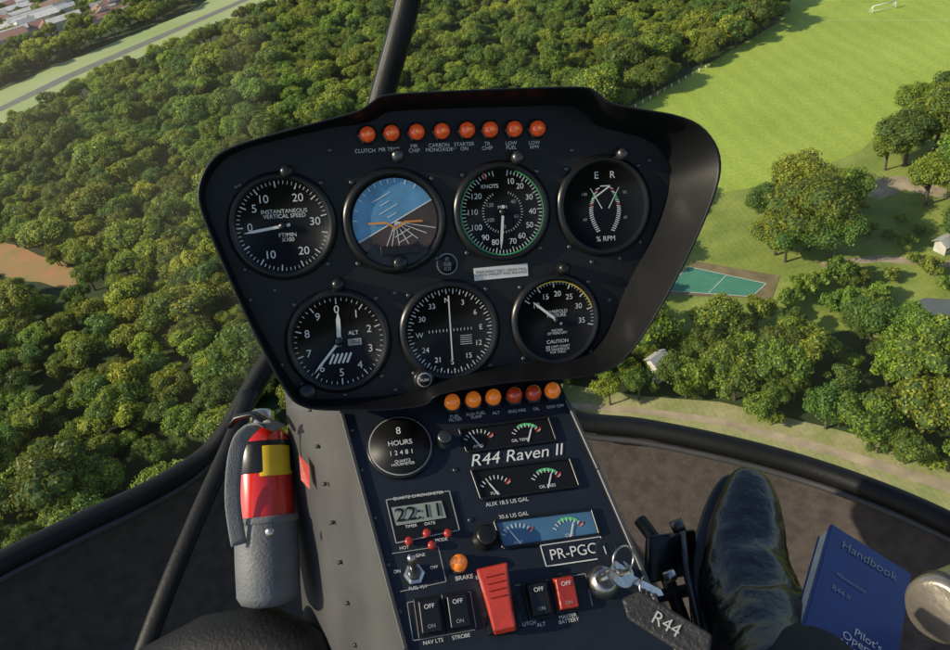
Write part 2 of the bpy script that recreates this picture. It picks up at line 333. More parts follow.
# ------------------------------------------------------------------ centre console
w=Vector((-516,1310,-745)).normalized()
co=PF.o+PF.u*PF.P(450,398).x+PF.v*PF.P(450,398).y-PF.n*.004
CF=Frame(co,u.normalized(),w)
con=empty("centre_console",CF.m)
L=lambda x,y,h=0: CF.P(x,y,h)
def cworld2local(F,wp): return F.m.inverted()@wp
fl=[L(330,372),L(340,412),L(405,650),L(424,720),L(700,700),L(655,596),L(600,470),L(563,390),L(556,374)]
mesh("console_face",fl,[tuple(range(9))],M['console'],con)
def loc(x,y,d): return CF.m.inverted()@C(x,y,d)
sl=[fl[0],fl[1],fl[2],fl[3],loc(322,760,.74),loc(305,640,.76),loc(286,408,.73),loc(282,370,.72)]
mesh("console_left_side",sl,[(0,1,6,7),(1,2,5,6),(2,3,4,5)],M['conside'],con)
mesh("console_right_side",[fl[8],fl[5],fl[4],loc(690,760,.80),loc(640,600,.82),loc(550,370,.8)],[(0,1,4,5),(1,2,3,4)],M['conside'],con)
def strip(name,pts,wd,ht,m,par,h0=0):
    for a,b in zip(pts[:-1],pts[1:]):
        a=Vector(a);b=Vector(b); d=b-a; mid=(a+b)/2
        box(name,(mid.x,mid.y,h0),d.length,wd,ht,m,par,bev=min(wd,ht)*.3,rot=math.atan2(d.y,d.x))
strip("console_edge_trim",[L(342,414),L(406,650),L(424,718)],.0035,.003,M['trim'],con)
strip("console_edge_trim",[L(566,400),L(598,470),L(653,597),L(697,700)],.0035,.003,M['conside'],con)
for k in range(7):
    t_=k/6; a=fl[1].lerp(sl[6],.5); b=fl[2].lerp(sl[5],.4); pp=a.lerp(b,t_)
    nn_=(fl[2]-fl[1]).cross(sl[6]-fl[1]).normalized()
    tube("side_rivet",[pp-nn_*.002,pp+nn_*.0012],.0018,.0018,(fl[2]-fl[1]).normalized(),M['darksteel'],con,10)
for x,y in ((352,430),(362,470),(375,518),(388,565),(400,612),(573,410),(590,450),(606,488),(625,545),(642,590),(560,575),(470,520),(455,470),(380,555)): screw(CF,con,x,y,2.5)
a,b_,c_,d_=[cworld2local(CF,C(x,y,dd)) for x,y,dd in ((299,455,.690),(309,466,.68),(310,490,.68),(301,480,.687))]
mesh("red_side_label",[a,b_,c_,d_],[(0,1,2,3)],M['redpl'],con)
for i,(x,y,k) in enumerate(((452,403,'amber'),(473,400.5,'amber'),(493,398,'amber'),(514,396,'darkred'),(533,394,'darkred'),(552,391.5,'amber'))):
    p=L(x,y,.008); s=CF.scale(x,y)
    lathe("lamp_collar",[(10*s,0),(10*s,.003),(8*s,.004)],p.x,p.y,M['bezel'],con,6,smooth=False,h0=.004)
    lathe("caution_lamp_lens",[(7.8*s,.004),(7.6*s,.008),(6*s,.011),(3.4*s,.0125),(1*s,.013)],p.x,p.y,M[k],con,20,h0=.004)
    p=L(x+3,y+15.5); text(["FUEL\nFILTER","AUX FUEL\nPUMP","ALT","ENG FIRE","OIL","GOV OFF"][i],p.x,p.y,.001,.0038,M['white'],con)
# hour meter
p=L(400,448); s=CF.scale(400,447); r=33.5*s; c=(p.x,p.y)
lathe("hour_meter_bezel",[(r,0),(r,.003),(r*.93,.005),(r*.88,.003)],*c,M['bezel'],con,48); lathe("hour_meter_face",[(r*.88,.0025),(r*.88,.003)],*c,M['face'],con,48,smooth=False)
lathe("hour_meter_ring",[(r*.93,.005),(r*.91,.0053)],*c,M['dim'],con,48); lathe("hour_meter_inner",[(r*.90,.0054),(r*.899,.0056)],*c,M['face'],con,48)
text("8",c[0],c[1]+.0125,.006,.0085,M['white'],con); text("HOURS",c[0],c[1]+.002,.006,.0060,M['white'],con); text("1 2 4 8 1",c[0],c[1]-.0065,.006,.0055,M['white'],con); text("QUARTZ\nHOURMETER",c[0],c[1]-.0150,.006,.0032,M['white'],con)
def knob(x,y,rp,ht,m='steel',F=CF,par=con,seg=24):
    p=F.P(x,y,ht); s=F.scale(x,y); lathe("knob",[(rp*s*1.2,0),(rp*s*1.2,.002),(rp*s*.8,.003),(rp*s*.8,ht*.6),(rp*s,ht*.62),(rp*s,ht*.95),(rp*s*.7,ht)],p.x,p.y,M[m],par,seg)
knob(445,436,7,.012,'darksteel'); knob(487,534,10,.014,'bezel')
def ppoly(name,pts,h,m,outline=None):
    ps=[L(x,y) for x,y in pts]; ps=[(p.x,p.y,h) for p in ps]
    mesh(name,ps,[tuple(range(len(ps)))[::-1]],M[m],con)
    if outline:
        q=Q()
        for i in range(len(ps)): q.seg(ps[i],ps[(i+1)%len(ps)],.0009,h+.0004)
        q.done(name+"_border",M[outline],con)
def duo(pts,g1,g2,m='face'):
    ppoly("engine_gauge_window",pts,.0012,m)
    ps=[L(*q) for q in pts]
    strip("engine_gauge_frame",ps+[ps[0]],.0022,.002,M['bezel'],con,.001)
    for (x,y),cc,nd in ((g1,'white',-30),(g2,'green',25)):
        p=L(x,y+7); r=.0165; q=Q(); q3=Q(); q4=Q(); c=(p.x,p.y)
        for i in range(9): q.tick(c,r*.72,r*.92,-56+14*i,.0008,.0018)
        if cc=='green': q3.arc(c,r*.80,r*.95,-25,38,.0017,10)
        q4.tick(c,r*.65,r*1.0,52,.0012,.0019)
        needle(q,c,r,nd,.75,.0012,.1,.0022)
        q.done("engine_gauge_marks",M['white'],con); q3.done("engine_gauge_green",M['green'],con); q4.done("engine_gauge_red",M['red'],con)
duo([(459,430),(548,418),(556,441),(467,453)],(480,440),(528,434))
duo([(471,471),(569,459),(579,487),(481,500)],(497,487),(548,480))
duo([(494,522),(591,510),(599,535),(503,549)],(519,536),(570,530),'bluewin')
for x,y,t_ in ((478,447,"AMPS"),(520,441,"OIL TEMP"),(495,494,"FUEL"),(547,487,"OIL PRES"),(518,543,"AUX"),(569,536,"CHT")):
    p=L(x,y); text(t_,p.x,p.y,.002,.0036,M['white'],con)
p=L(516,456); o=text("R44 Raven II",p.x,p.y,.001,.0145,M['white'],con,xs=1.08); o.data.shear=.3
p=L(507,502.5); text("AUX 18.5 US GAL",p.x,p.y,.001,.0046,M['white'],con); p=L(540,512); text("30.6 US GAL",p.x-.022,p.y,.001,.0046,M['white'],con)
ppoly("registration_placard",[(540,546),(600,537),(607,558),(546,567)],.0008,'console','white'); p=L(573,552.5); text("PR-PGC",p.x,p.y,.0015,.0115,M['white'],con)
# chronometer
ppoly("chronometer_body",[(386,501),(449,492),(459,531),(396,544)],.002,'bezel','dim'); ppoly("chronometer_lcd",[(391,509),(441,502),(446,519),(396,527)],.0032,'lcd')
p=L(419,514.5); text("22:11",p.x,p.y,.004,.0150,M['face'],con,xs=1.15,bold=.0001)
p=L(418,497); text("QUARTZ CHRONOMETER",p.x,p.y,.003,.0034,M['white'],con)
for x,y in ((409,541),(432,545),(427,533),(448,533)):
    p=L(x,y,.004); lathe("chronometer_button",[(.0032,.002),(.0032,.005),(.002,.006)],p.x,p.y,M['redpl'],con,14)
for x,y,t_ in ((420,526,"TIMER      DATE"),(404,549,"HOT"),(441,541,"MODE"),(417,557,"ENGINE")):
    p=L(x,y); text(t_,p.x,p.y,.003,.0034,M['white'],con)
p=L(459,563,.006); s=CF.scale(459,563); lathe("lamp_collar",[(11*s,0),(11*s,.003),(8.5*s,.004)],p.x,p.y,M['bezel'],con,6,smooth=False); lathe("brake_lamp_lens",[(8.5*s,.004),(8*s,.009),(6*s,.012),(3*s,.0135),(1*s,.014)],p.x,p.y,M['amber'],con,20)
p=L(464,578); text("BRAKE",p.x,p.y,.001,.0046,M['white'],con)
p=L(414,575,.0); lathe("toggle_nut",[(.008,0),(.008,.003),(.0055,.004)],p.x,p.y,M['steel'],con,6,smooth=False)
lathe("toggle_ring",[(.0048,.004),(.0048,.007),(.003,.0075)],p.x,p.y,M['darksteel'],con,16)
tg=lathe("toggle_bat",[(.0018,0),(.0028,.012),(.0035,.018),(.002,.020)],0,0,M['steel'],con,14); tg.location=(p.x,p.y,.006); tg.rotation_euler=(R(-25),R(-8),0)
for x,y,t_ in ((413,558,"MAP"),(418,588,"FUEL VLV"),(397,572,"ON"),(434,568,"OFF")):
    p=L(x,y); text(t_,p.x,p.y,.001,.0034,M['white'],con)
q=Q()
def ln(pts):
    ps=[L(*a) for a in pts]
    for a,b in zip(ps[:-1],ps[1:]): q.seg(a,b,.0006,.0009)
ln([(413,641),(407,603),(470,592)]);ln([(392,554),(438,547),(446,582),(400,592)]);ln([(413,641),(475,630)]); ln([(515,586),(585,574),(592,606)]); ln([(470,592),(476,628)])
q.done("console_white_lines",M['dim'],con)
def rocker(x,y,m,lab,sub):
    p=L(x,y); box("switch_bezel",(p.x,p.y,0),.0195,.028,.0025,M['bezel'],con,rot=0)
    o=box("rocker_switch",(p.x,p.y,.0022),.0155,.024,.007,M[m],con,taper=.9); o.rotation_euler=(R(9),0,0)
    text("OFF",p.x,p.y+.005,.0118,.0044,M['white'],con); text("ON",p.x,p.y-.008,.0085,.0036,M['dim'],con)
    a=L(x+4,y+25); text(lab,a.x,a.y,.001,.0038,M['white'],con)
rocker(429,617,'blackpl',"NAV LTS",''); rocker(457,612,'blackpl',"STROBE",''); rocker(537,600,'blackpl',"ALT",''); rocker(564,594,'redpl',"MASTER\nBATTERY",'')
gp_=L(503,617)
gm=empty("clutch_switch_guard",Matrix.Identity(4)); gm.parent=con; gm.matrix_world=Matrix.Identity(4); gm.location=(gp_.x,gp_.y,0); gm.scale=(.98,.78,.9)
box("guard_base",(0,0,0),.026,.032,.004,M['bezel'],gm)
prof=[(-.019,.003),(-.018,.010),(-.006,.016),(.004,.020),(.024,.027),(.033,.030),(.037,.026),(.030,.016),(.018,.010),(.016,.004)]
wds=[.0085,.0085,.0085,.0090,.0108,.0122,.0122,.0100,.0088,.0095]
vv=[];n=len(prof)
for sg in (-1,1):
    for (yy,zz),ww in zip(prof,wds): vv.append((sg*ww,yy,zz))
ff=[tuple(range(n)),tuple(range(2*n-1,n-1,-1))]+[(i,i+n,(i+1)%n+n,(i+1)%n) for i in range(n)]
o=mesh("guard_cover",vv,ff,M['redpl'],gm); b=o.modifiers.new("b",'BEVEL'); b.width=.0016; b.segments=3
for k in range(4):
    box("guard_rib",(0,.006+.006*k,.0215+.0021*k),.012,.0012,.0016,M['redpl'],gm,bev=.0003)
p=L(523,622); text("CLUTCH",p.x+.002,p.y-.002,.001,.0038,M['white'],con)
p=L(484,577); text("ENGAGE",p.x,p.y,.001,.0034,M['white'],con)
# ------------------------------------------------------------------ key lock and keys
ks=empty("ignition_key_set",CF.m)
p=L(602,583,.0)
lathe("lock_cylinder",[(.0125,0),(.0125,.004),(.011,.007),(.0088,.012),(.006,.0125)],p.x,p.y,M['steel'],ks,32)
def keyshape(nm,m,loc_,rot,sc_=1,R0=.010,hole=.0042):
    v=[];f=[];K=24
    for z in (-.0011,.0011):
        for rr_ in (R0,hole):
            for i in range(K):
                a=2*math.pi*i/K; v.append((rr_*math.cos(a),.010+ (rr_*math.sin(a) if rr_==R0 else rr_*math.sin(a)+.002),z))
    for i in range(K):
        j=(i+1)%K
        f+=[(i,K+i,K+j,j),(2*K+i,2*K+j,3*K+j,3*K+i),(i,j,2*K+j,2*K+i),(K+j,K+i,3*K+i,3*K+j)]
    sh_=[(-.003,.002),(-.003,-.008),(-.0022,-.010),(-.003,-.012),(-.002,-.014),(-.003,-.016),(-.0015,-.019),(-.0025,-.022),(0,-.026),(.003,-.023),(.003,.002)]
    n0=len(v); n=len(sh_); v+=[(x,y,-.0009) for x,y in sh_]+[(x,y,.0009) for x,y in sh_]
    f+=[tuple(n0+i for i in range(n))[::-1],tuple(n0+n+i for i in range(n))]+[(n0+i,n0+(i+1)%n,n0+(i+1)%n+n,n0+i+n) for i in range(n)]
    o=mesh(nm,[(x*sc_,y*sc_,z) for x,y,z in v],f,M[m],ks); o.location=loc_; o.rotation_euler=rot; return o
keyshape("key_in_lock",'steel',(p.x,p.y,.030),(R(-75),0,R(25)),1.0)
keyshape("spare_key",'steel',(p.x+.012,p.y-.008,.034),(R(15),R(10),R(62)),1.0,hole=.003)
keyshape("spare_key",'blackpl',(p.x+.004,p.y+.004,.036),(R(20),R(-15),R(20)),1.15)
def ring3(nm,R_,r_,loc_,rot,m):
    v=[];f=[];A,B=28,8
    for i in range(A):
        for j in range(B):
            a=2*math.pi*i/A;b=2*math.pi*j/B
            v.append(((R_+r_*math.cos(b))*math.cos(a),(R_+r_*math.cos(b))*math.sin(a),r_*math.sin(b)))
    for i in range(A):
        for j in range(B): f.append((i*B+j,((i+1)%A)*B+j,((i+1)%A)*B+(j+1)%B,i*B+(j+1)%B))
    o=mesh(nm,v,f,M[m],ks,True); o.location=loc_; o.rotation_euler=rot; return o
ring3("key_ring",.0095,.0009,(p.x+.006,p.y+.006,.042),(R(30),R(20),0),'steel')
ring3("key_ring",.007,.0009,(p.x+.018,p.y-.014,.034),(R(20),R(50),0),'steel')
f0=[loc(622,600,.50),loc(640,592,.50),loc(712,636,.475),loc(710,654,.47),loc(692,661,.47),loc(628,620,.49)]
nn=(f0[1]-f0[0]).cross(f0[4]-f0[0]).normalized()
if nn.z<0: nn=-nn
vv=[p_ for p_ in f0]+[p_+nn*.005 for p_ in f0]; n=6
o=mesh("leather_fob",vv,[tuple(range(n))[::-1],tuple(range(n,2*n))]+[(i,(i+1)%n,(i+1)%n+n,i+n) for i in range(n)],M['fob'],ks); b=o.modifiers.new("b",'BEVEL'); b.width=.002; b.segments=3
fc=sum(f0,Vector())/6+nn*.0058; t_=text("R44",0,0,0,.012,M['dim'],ks); dx=(f0[3]-f0[0]).normalized(); dy=nn.cross(dx)
mm=Matrix.Identity(4)
for i in range(3): mm[i][0]=dx[i];mm[i][1]=dy[i];mm[i][2]=nn[i];mm[i][3]=fc[i]
t_.matrix_local=mm
# ------------------------------------------------------------------ window frames & cabin
cab=empty("helicopter_cabin",MC)
def cl(x,y,d): return bear(x,y)*d
X3=Vector((1,0,0));Z3=Vector((0,0,1))
post=catmull([tuple(cl(x,y,d)) for x,y,d in ((425,-80,1.15),(408,0,1.2),(395,50,1.22),(381,100,1.25),(365,160,1.28))],4,False)
tube("windscreen_centre_post",post,.021,.02,X3,M['frame'],cab)
tube("post_inner_trim",[Vector(p)+Vector((-.012,0,.012)) for p in post],.004,.004,X3,M['trim'],cab)
left=[(-90,607,.86),(-30,580,.90),(30,549,.94),(90,520,.98),(150,492,1.02),(200,462,1.06),(228,432,1.08),(246,400,1.10),(266,366,1.12),(290,330,1.14)]
right=[(540,400,1.2),(580,421,1.2),(640,428,1.18),(720,444,1.14),(800,465,1.1),(880,493,1.04),(950,524,.98),(1020,560,.92),(1080,600,.87)]
lp=catmull([tuple(cl(*p)) for p in left],5,False); rp=catmull([tuple(cl(*p)) for p in right],5,False)
tube("windscreen_lower_frame",lp,.017,.016,Z3,M['frame'],cab); tube("windscreen_lower_frame",rp,.0175,.016,Z3,M['frame'],cab)
tube("frame_seal",[Vector(p)+Vector((-.003,-.020,.012)) for p in lp],.006,.006,Z3,M['trim'],cab)
tube("frame_seal",[Vector(p)+Vector((.0,-.021,.010)) for p in rp],.005,.005,Z3,M['trim'],cab)
cols=[(-90,607,.86),(30,549,.94),(150,492,1.02),(215,455,1.07),(300,430,1.15),(430,420,1.22),(560,416,1.22),(640,428,1.18),(720,444,1.14),(800,465,1.1),(880,493,1.04),(950,524,.98),(1080,600,.87)]
rows=[];NR=8
for j in range(NR):
    t=j/(NR-1)
    rows.append([cl(x*(1-t)+ (475+(x-475)*1.05)*t, y+6+(860-y)*t, d*1.01+ .12*math.sin(math.pi*min(1,t*1.4))*.6-.12*t) for x,y,d in cols])
rows=[[Vector(p) for p in catmull([tuple(p) for p in rw],4,False)] for rw in rows]
vv=[p for rw in rows for p in rw]; k=len(rows[0]); ff=[(j*k+i,j*k+i+1,(j+1)*k+i+1,(j+1)*k+i) for j in range(NR-1) for i in range(k-1)]
mesh("footwell_carpet",vv,ff,M['carpet'],cab,True)
tube("door_sill_trim",catmull([tuple(cl(*p)) for p in ((250,392,1.07),(232,440,1.02),(205,500,.97),(175,570,.92),(148,640,.88),(120,720,.84))],4,False),.012,.007,X3,M['frame'],cab)
# windscreen: curved acrylic, dusty film mixed in to lay glare haze over the view
gm_=bpy.data.materials.new("acrylic_windscreen"); gm_.use_nodes=True; nt=gm_.node_tree; N=nt.nodes; N.remove(N['Principled BSDF'])
tp_=N.new('ShaderNodeBsdfTransparent'); tp_.inputs[0].default_value=(.98,.985,.97,1); df=N.new('ShaderNodeBsdfTranslucent'); df.inputs[0].default_value=(.92,.86,.74,1)
tc=N.new('ShaderNodeTexCoord'); nz=N.new('ShaderNodeTexNoise'); nz.inputs['Scale'].default_value=2.2; nz.inputs['Detail'].default_value=4; nt.links.new(tc.outputs['Object'],nz.inputs['Vector'])
mr=N.new('ShaderNodeMapRange'); mr.inputs['From Min'].default_value=.36; mr.inputs['From Max'].default_value=.75; mr.inputs['To Min'].default_value=.015; mr.inputs['To Max'].default_value=.11; nt.links.new(nz.outputs['Fac'],mr.inputs['Value'])
m1=N.new('ShaderNodeMixShader'); nt.links.new(mr.outputs[0],m1.inputs[0]); nt.links.new(tp_.outputs[0],m1.inputs[1]); nt.links.new(df.outputs[0],m1.inputs[2])
nt.links.new(m1.outputs[0],N['Material Output'].inputs['Surface'])
wc=[(-240,690,.78),(-90,607,.86),(30,549,.94),(150,492,1.02),(200,462,1.06),(228,432,1.08),(246,400,1.10),(290,375,1.14),(420,380,1.18),(540,400,1.2),(640,428,1.18),(800,465,1.1),(950,524,.98),(1080,600,.87),(1200,680,.80)]
rows=[]
for j in range(10):
    t=j/9; rows.append([Vector(p) for p in catmull([tuple(cl(x,y*(1-t)+(-230)*t,d+.01+.10*math.sin(math.pi*t)*.6)) for x,y,d in wc],3,False)])
vv=[p for rw in rows for p in rw]; k=len(rows[0]); ff=[(j*k+i,j*k+i+1,(j+1)*k+i+1,(j+1)*k+i) for j in range(9) for i in range(k-1)]
mesh("windscreen",vv,ff,gm_,cab,True)
# ------------------------------------------------------------------ fire extinguisher
ex=empty("fire_extinguisher",MC@Matrix.Translation(cl(264,520,.72)))
exo=cl(264,520,.72); e=lambda x,y,d: cl(x,y,d)-exo
ax=[e(262,418,.735),e(269,600,.70)]; dr=(ax[1]-ax[0])
def onax(t): return ax[0]+dr*t
rr=.0272
def part(nm,tr,m): return tube(nm,[onax(t) for t,_ in tr],[a for _,a in tr],[a for _,a in tr],X3,M[m],ex,32)
part("bottle",[(.04,.012),(.07,.020),(.11,.0245),(.16,rr),(.5,rr),(.94,rr),(1,.022)],'exred')
part("label_black",[(.14,.0266),(.16,rr+.0006),(.31,rr+.0006),(.315,rr+.0003)],'blackpl')
tube("label_yellow",[onax(t)+Vector((.005,0,.0022)) for t in (.165,.17,.325,.33)],[.0215,.0225,.0225,.0215],[.0250]*4,X3,M['exyellow'],ex,28)
part("valve_body",[(-.05,.008),(-.03,.012),(.03,.012),(.06,.011)],'steel')
tube("valve_lever",[e(274,426,.71),e(254,414,.715),e(238,417,.72),e(230,426,.722)],.007,.003,Z3,M['blackpl'],ex,12)
part("pouch",[(.55,rr+.0010),(.555,rr+.0024),(.58,rr+.0026),(.8,rr+.0026),(.97,rr+.002),(1.01,rr-.002),(1.03,.015)],'pouch')
part("pouch_hem",[(.55,rr+.0026),(.56,rr+.0038),(.58,rr+.0038),(.59,rr+.0026)],'strap')
sp=catmull([tuple(e(*p)) for p in ((239,545,.680),(233,505,.682),(234,468,.684),(240,441,.686),(252,428,.686),(266,424,.686),(279,428,.700))],5,False)
tube("retaining_strap",sp,.0070,.0012,Vector((.8,.1,-.3)),M['strap'],ex,14,power=.6)
lathe("strap_snap",[(.004,0),(.004,.002),(.003,.003)],*(e(270,532,.670).xy),M['steel'],ex,16,h0=e(270,532,.670).z)
# seat cushion corner
o=tube("seat_cushion",[C(110,730,.72),C(160,680,.72),C(210,652,.71),C(262,642,.71),C(300,660,.70),C(312,710,.68)],[.05,.036,.034,.033,.033,.06],[.05,.04,.04,.04,.04,.05],CY,M['seat'],None)
# ------------------------------------------------------------------ pilot (foot on pedal, lower leg)
pil=empty("pilot",MC); 
sh=[(752,472,.90,.010,.010),(751,478,.895,.021,.016),(750,490,.885,.029,.022),(749,508,.87,.036,.027),(748,530,.85,.041,.030),(747,552,.83,.045,.034),(748,575,.81,.048,.040),(752,598,.79,.051,.046),(758,622,.77,.053,.052),(768,648,.74,.055,.056),(782,685,.70,.058,.058),(798,740,.64,.06,.06)]
pts=catmull([tuple(cl(a,b_,c_))+(w_,h_) for a,b_,c_,w_,h_ in sh],5,False)
o=tube("shoe_upper",[p[:3] for p in pts],[p[3] for p in pts],[p[4] for p in pts],X3,M['leather'],pil,48,power=.88)
for nm_,sc__,st_ in (("fold",.05,.014),("crease",.016,.006)):
    tx=bpy.data.textures.new(nm_,'CLOUDS'); tx.noise_scale=sc__
    dm=o.modifiers.new(nm_,'DISPLACE'); dm.texture=tx; dm.strength=st_; dm.texture_coords='LOCAL'
vg=o.vertex_groups.new(name="ankle")
for i,vx in enumerate(o.data.vertices):
    yy=-vx.co.y/-vx.co.z if vx.co.z else 0
    wgt=max(0,min(1,(yy-.22)/.12)); vg.add([i],.15+.85*wgt,'REPLACE')
for md in o.modifiers: md.vertex_group="ankle"
pts2=[(Vector(p[:3])+Vector((-.006,-.012,-.022)),p[3]*1.06,.008) for p in pts]
tube("shoe_sole",[p[0] for p in pts2],[p[1] for p in pts2],[p[2] for p in pts2],X3,M['blackpl'],pil,24,power=.6)
for k,(yy,xa,xb,b0) in enumerate(((566,716,786,6),(584,712,794,8),(604,716,802,9),(626,722,812,9))):
    dd=.81-.0009*(yy-575); cpts=[cl(xa+(xb-xa)*t,yy+b0*math.sin(t*3.1+k),dd-.043*math.sin(math.pi*(.08+.84*t))**.6) for t in [i/12 for i in range(13)]]
    tube("leather_crease",cpts,[.001+.0035*math.sin(math.pi*i/12) for i in range(13)],[.001+.003*math.sin(math.pi*i/12) for i in range(13)],Vector((0,1,0)),M['leather'],pil,10)
tr_=[(800,690,.70,.062,.062),(805,705,.67,.065,.064),(815,750,.62,.068,.066),(825,800,.58,.07,.07)]
pts=catmull([tuple(cl(a,b_,c_))+(w_,h_) for a,b_,c_,w_,h_ in tr_],5,False)
o=tube("trouser_leg",[p[:3] for p in pts],[p[3] for p in pts],[p[4] for p in pts],X3,M['cloth'],pil,32)
# pedals
ped=empty("rudder_pedals",MC)
tube("pedal_arm",[cl(690,640,.80),cl(668,580,.84),(cl(655,540,.88)),cl(640,520,.9)],.008,.008,X3,M['frame'],ped,12)
tube("pedal_plate",[cl(648,560,.82),cl(692,552,.86)],.026,.005,Vector((0,1,0)),M['blackpl'],ped,16,power=.5)
tube("pedal_bar",[cl(640,600,.82),cl(715,585,.84)],.007,.007,Vector((0,1,0)),M['frame'],ped,12)
tube("pedal_bolt",[cl(672,528,.83),cl(683,524,.83)],.007,.007,Vector((0,1,0)),M['darksteel'],ped,14)
tube("pedal_bolt",[cl(664,578,.80),cl(675,574,.80)],.006,.006,Vector((0,1,0)),M['steel'],ped,14)
tube("pedal_link",[cl(700,628,.78),cl(686,570,.82),cl(682,530,.85)],.0045,.0045,X3,M['darksteel'],ped,12)
# ------------------------------------------------------------------ handbook
def slab(nm,c4,th,m,par):
    c4=[Vector(c) for c in c4]; n=(c4[1]-c4[0]).cross(c4[3]-c4[0]).normalized()
    if n.z>0: n=-n
    v=c4+[p+n*th for p in c4]
    o=mesh(nm,v,[(0,1,2,3),(7,6,5,4),(0,4,5,1),(1,5,6,2),(2,6,7,3),(3,7,4,0)],m,par); b=o.modifiers.new("b",'BEVEL'); b.width=.0012; b.segments=2
    return o,n
bk=empty("flight_handbook",MC)
c4=[cl(832,524,.78),cl(912,574,.76),None,cl(800,640,.68)]; c4[2]=c4[1]+c4[3]-c4[0]
o,n=slab("front_cover",c4,.002,M['book'],bk)
c5=[p+n*.0025+(sum(c4,Vector())/4-p)*.02 for p in c4]; slab("page_block",c5,.022,M['paper'],bk)
c6=[p+n*.025 for p in c4]; slab("back_cover",c6,.002,M['book'],bk)
slab("spine",[c4[0]+Vector((-.002,0,0)),c4[0],c4[3],c4[3]+Vector((-.002,0,0))],.027,M['book'],bk)
dx=(c4[1]-c4[0]).normalized(); nz=-n; dy=nz.cross(dx)
def btext(s,a,b_,size,col='white'):
    pos=c4[0]+(c4[1]-c4[0])*a+(c4[3]-c4[0])*b_+nz*.0012
    t=text(s,0,0,0,size,M[col],bk); mm=Matrix.Identity(4)
    for i in range(3): mm[i][0]=dx[i];mm[i][1]=dy[i];mm[i][2]=nz[i];mm[i][3]=pos[i]
    t.matrix_local=mm
btext("Handbook",.50,.12,.0140,'dim'); btext("Pilot's\nOperating\nHandbook",.66,.78,.0115); btext("Maintenance",.36,.38,.006,'dim'); btext("R44 II",.28,.50,.008,'dim')
# ------------------------------------------------------------------ grip at right
gr=empty("control_grip",MC)
pts=[(934,612,.60,.022),(936,611,.602,.0262),(942,608,.605,.0275),(952,603,.61,.0265),(971,594,.62,.026),(1016,574,.64,.026),(1076,545,.66,.027)]
tube("grip_body",[cl(a,b_,c_) for a,b_,c_,_ in pts],[p[3] for p in pts],[p[3] for p in pts],Vector((0,1,0)),M['beige'],gr,32)
tube("grip_collar",[cl(946,606,.607),cl(950,604,.608)],.0284,.0284,Vector((0,1,0)),M['darksteel'],gr,32)
# ================================================================== LANDSCAPE
G=dict(
 forestfloor=mat("forest_floor",(.030,.050,.012),.95,var=.5,nscale=.08),
 grass=mat("pitch_grass",(.27,.37,.045),.9,nscale=.05,col2=(.34,.44,.07),mow=.06),
 lawn=mat("rough_lawn",(.13,.20,.03),.9,nscale=.12,col2=(.28,.33,.07),mow=.3),
 verge=mat("dry_verge",(.19,.24,.06),.9,nscale=.12,col2=(.42,.38,.22),mow=.4),
 dirt=mat("dirt_path",(.36,.29,.20),.9,nscale=.3,var=.3),
 reflection=mat("painted_reflection_orange",(.42,.20,.10),.9,nscale=.15,col2=(.24,.22,.07)),  # orange windscreen reflection, painted as a ground colour
 strip=mat("airstrip_grass",(.26,.35,.12),.9,nscale=.02,col2=(.38,.42,.20)),
 asphalt=mat("asphalt",(.16,.16,.14),.9,nscale=.3),
 court=mat("court_teal",(.06,.22,.15),.8,nscale=.5,var=.1),
 clay=mat("court_dry_surround",(.19,.15,.08),.9,nscale=.3,var=.35),
 line=mat("line_paint",(.75,.75,.72),.7,var=.05),
 water=mat("pond_water",(.12,.14,.14),.12,var=.1,nscale=.3),
 wall=mat("house_wall",(.60,.58,.53),.85,nscale=.5,objrand=.15),
 roofw=mat("roof_light",(.5,.5,.5),.7,nscale=.5,objrand=.3),
 roofr=mat("roof_tile",(.30,.18,.13),.8,nscale=.5,objrand=.25),
 win=mat("window_dark",(.03,.04,.05),.2),
 bark=mat("bark",(.09,.07,.05),.9,nscale=3,var=.3),
 leaf=mat("canopy_leaves",(.130,.215,.022),.5,nscale=.9,trans=.40,objrand=.48,col2=(.38,.46,.060),spec=.35,big=(.018,(.70,.84,.78),(1.25,1.08,.82))),
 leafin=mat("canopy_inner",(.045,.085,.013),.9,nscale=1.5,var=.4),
 leafd=mat("dark_tree_leaves",(.070,.150,.022),.5,nscale=.9,trans=.35,objrand=.3,col2=(.18,.29,.045),spec=.35),
)
S=6000
mesh("ground",[(-S,-S,0),(S,-S,0),(S,S*2,0),(-S,S*2,0)],[(0,1,2,3)],G['forestfloor'])
def patch(name,px,z,m):
    pts=[GR(x,y) for x,y in px]; 
    a=sum(pts[i].x*pts[(i+1)%len(pts)].y-pts[(i+1)%len(pts)].x*pts[i].y for i in range(len(pts)))
    if a<0: pts=pts[::-1]
    return mesh(name,[(p.x,p.y,z) for p in pts],[tuple(range(len(pts)))],m)
patch("lawn",[(560,330),(600,122),(700,68),(790,15),(800,-60),(1500,-60),(1500,420),(950,360),(850,330),(700,360)],.02,G['lawn'])
patch("sports_field",[(622,118),(700,70),(780,22),(806,-30),(1010,-40),(990,45),(905,105),(862,150),(790,182),(700,196)],.05,G['grass'])
patch("dry_verge_ground",[(540,380),(640,396),(720,402),(830,428),(960,462),(1200,520),(1200,800),(540,640)],.02,G['verge'])
patch("dirt_track",[(560,402),(640,408),(720,418),(830,446),(960,484),(1100,520),(1100,540),(960,496),(830,455),(720,425),(640,414),(560,408)],.05,G['dirt'])
patch("windscreen_reflection_patch",[(-30,234),(0,242),(20,246),(40,256),(62,262),(84,274),(80,286),(58,288),(40,282),(16,281),(0,274),(-40,262)],.05,G['reflection'])  # ground patch standing in for an orange reflection in the windscreen
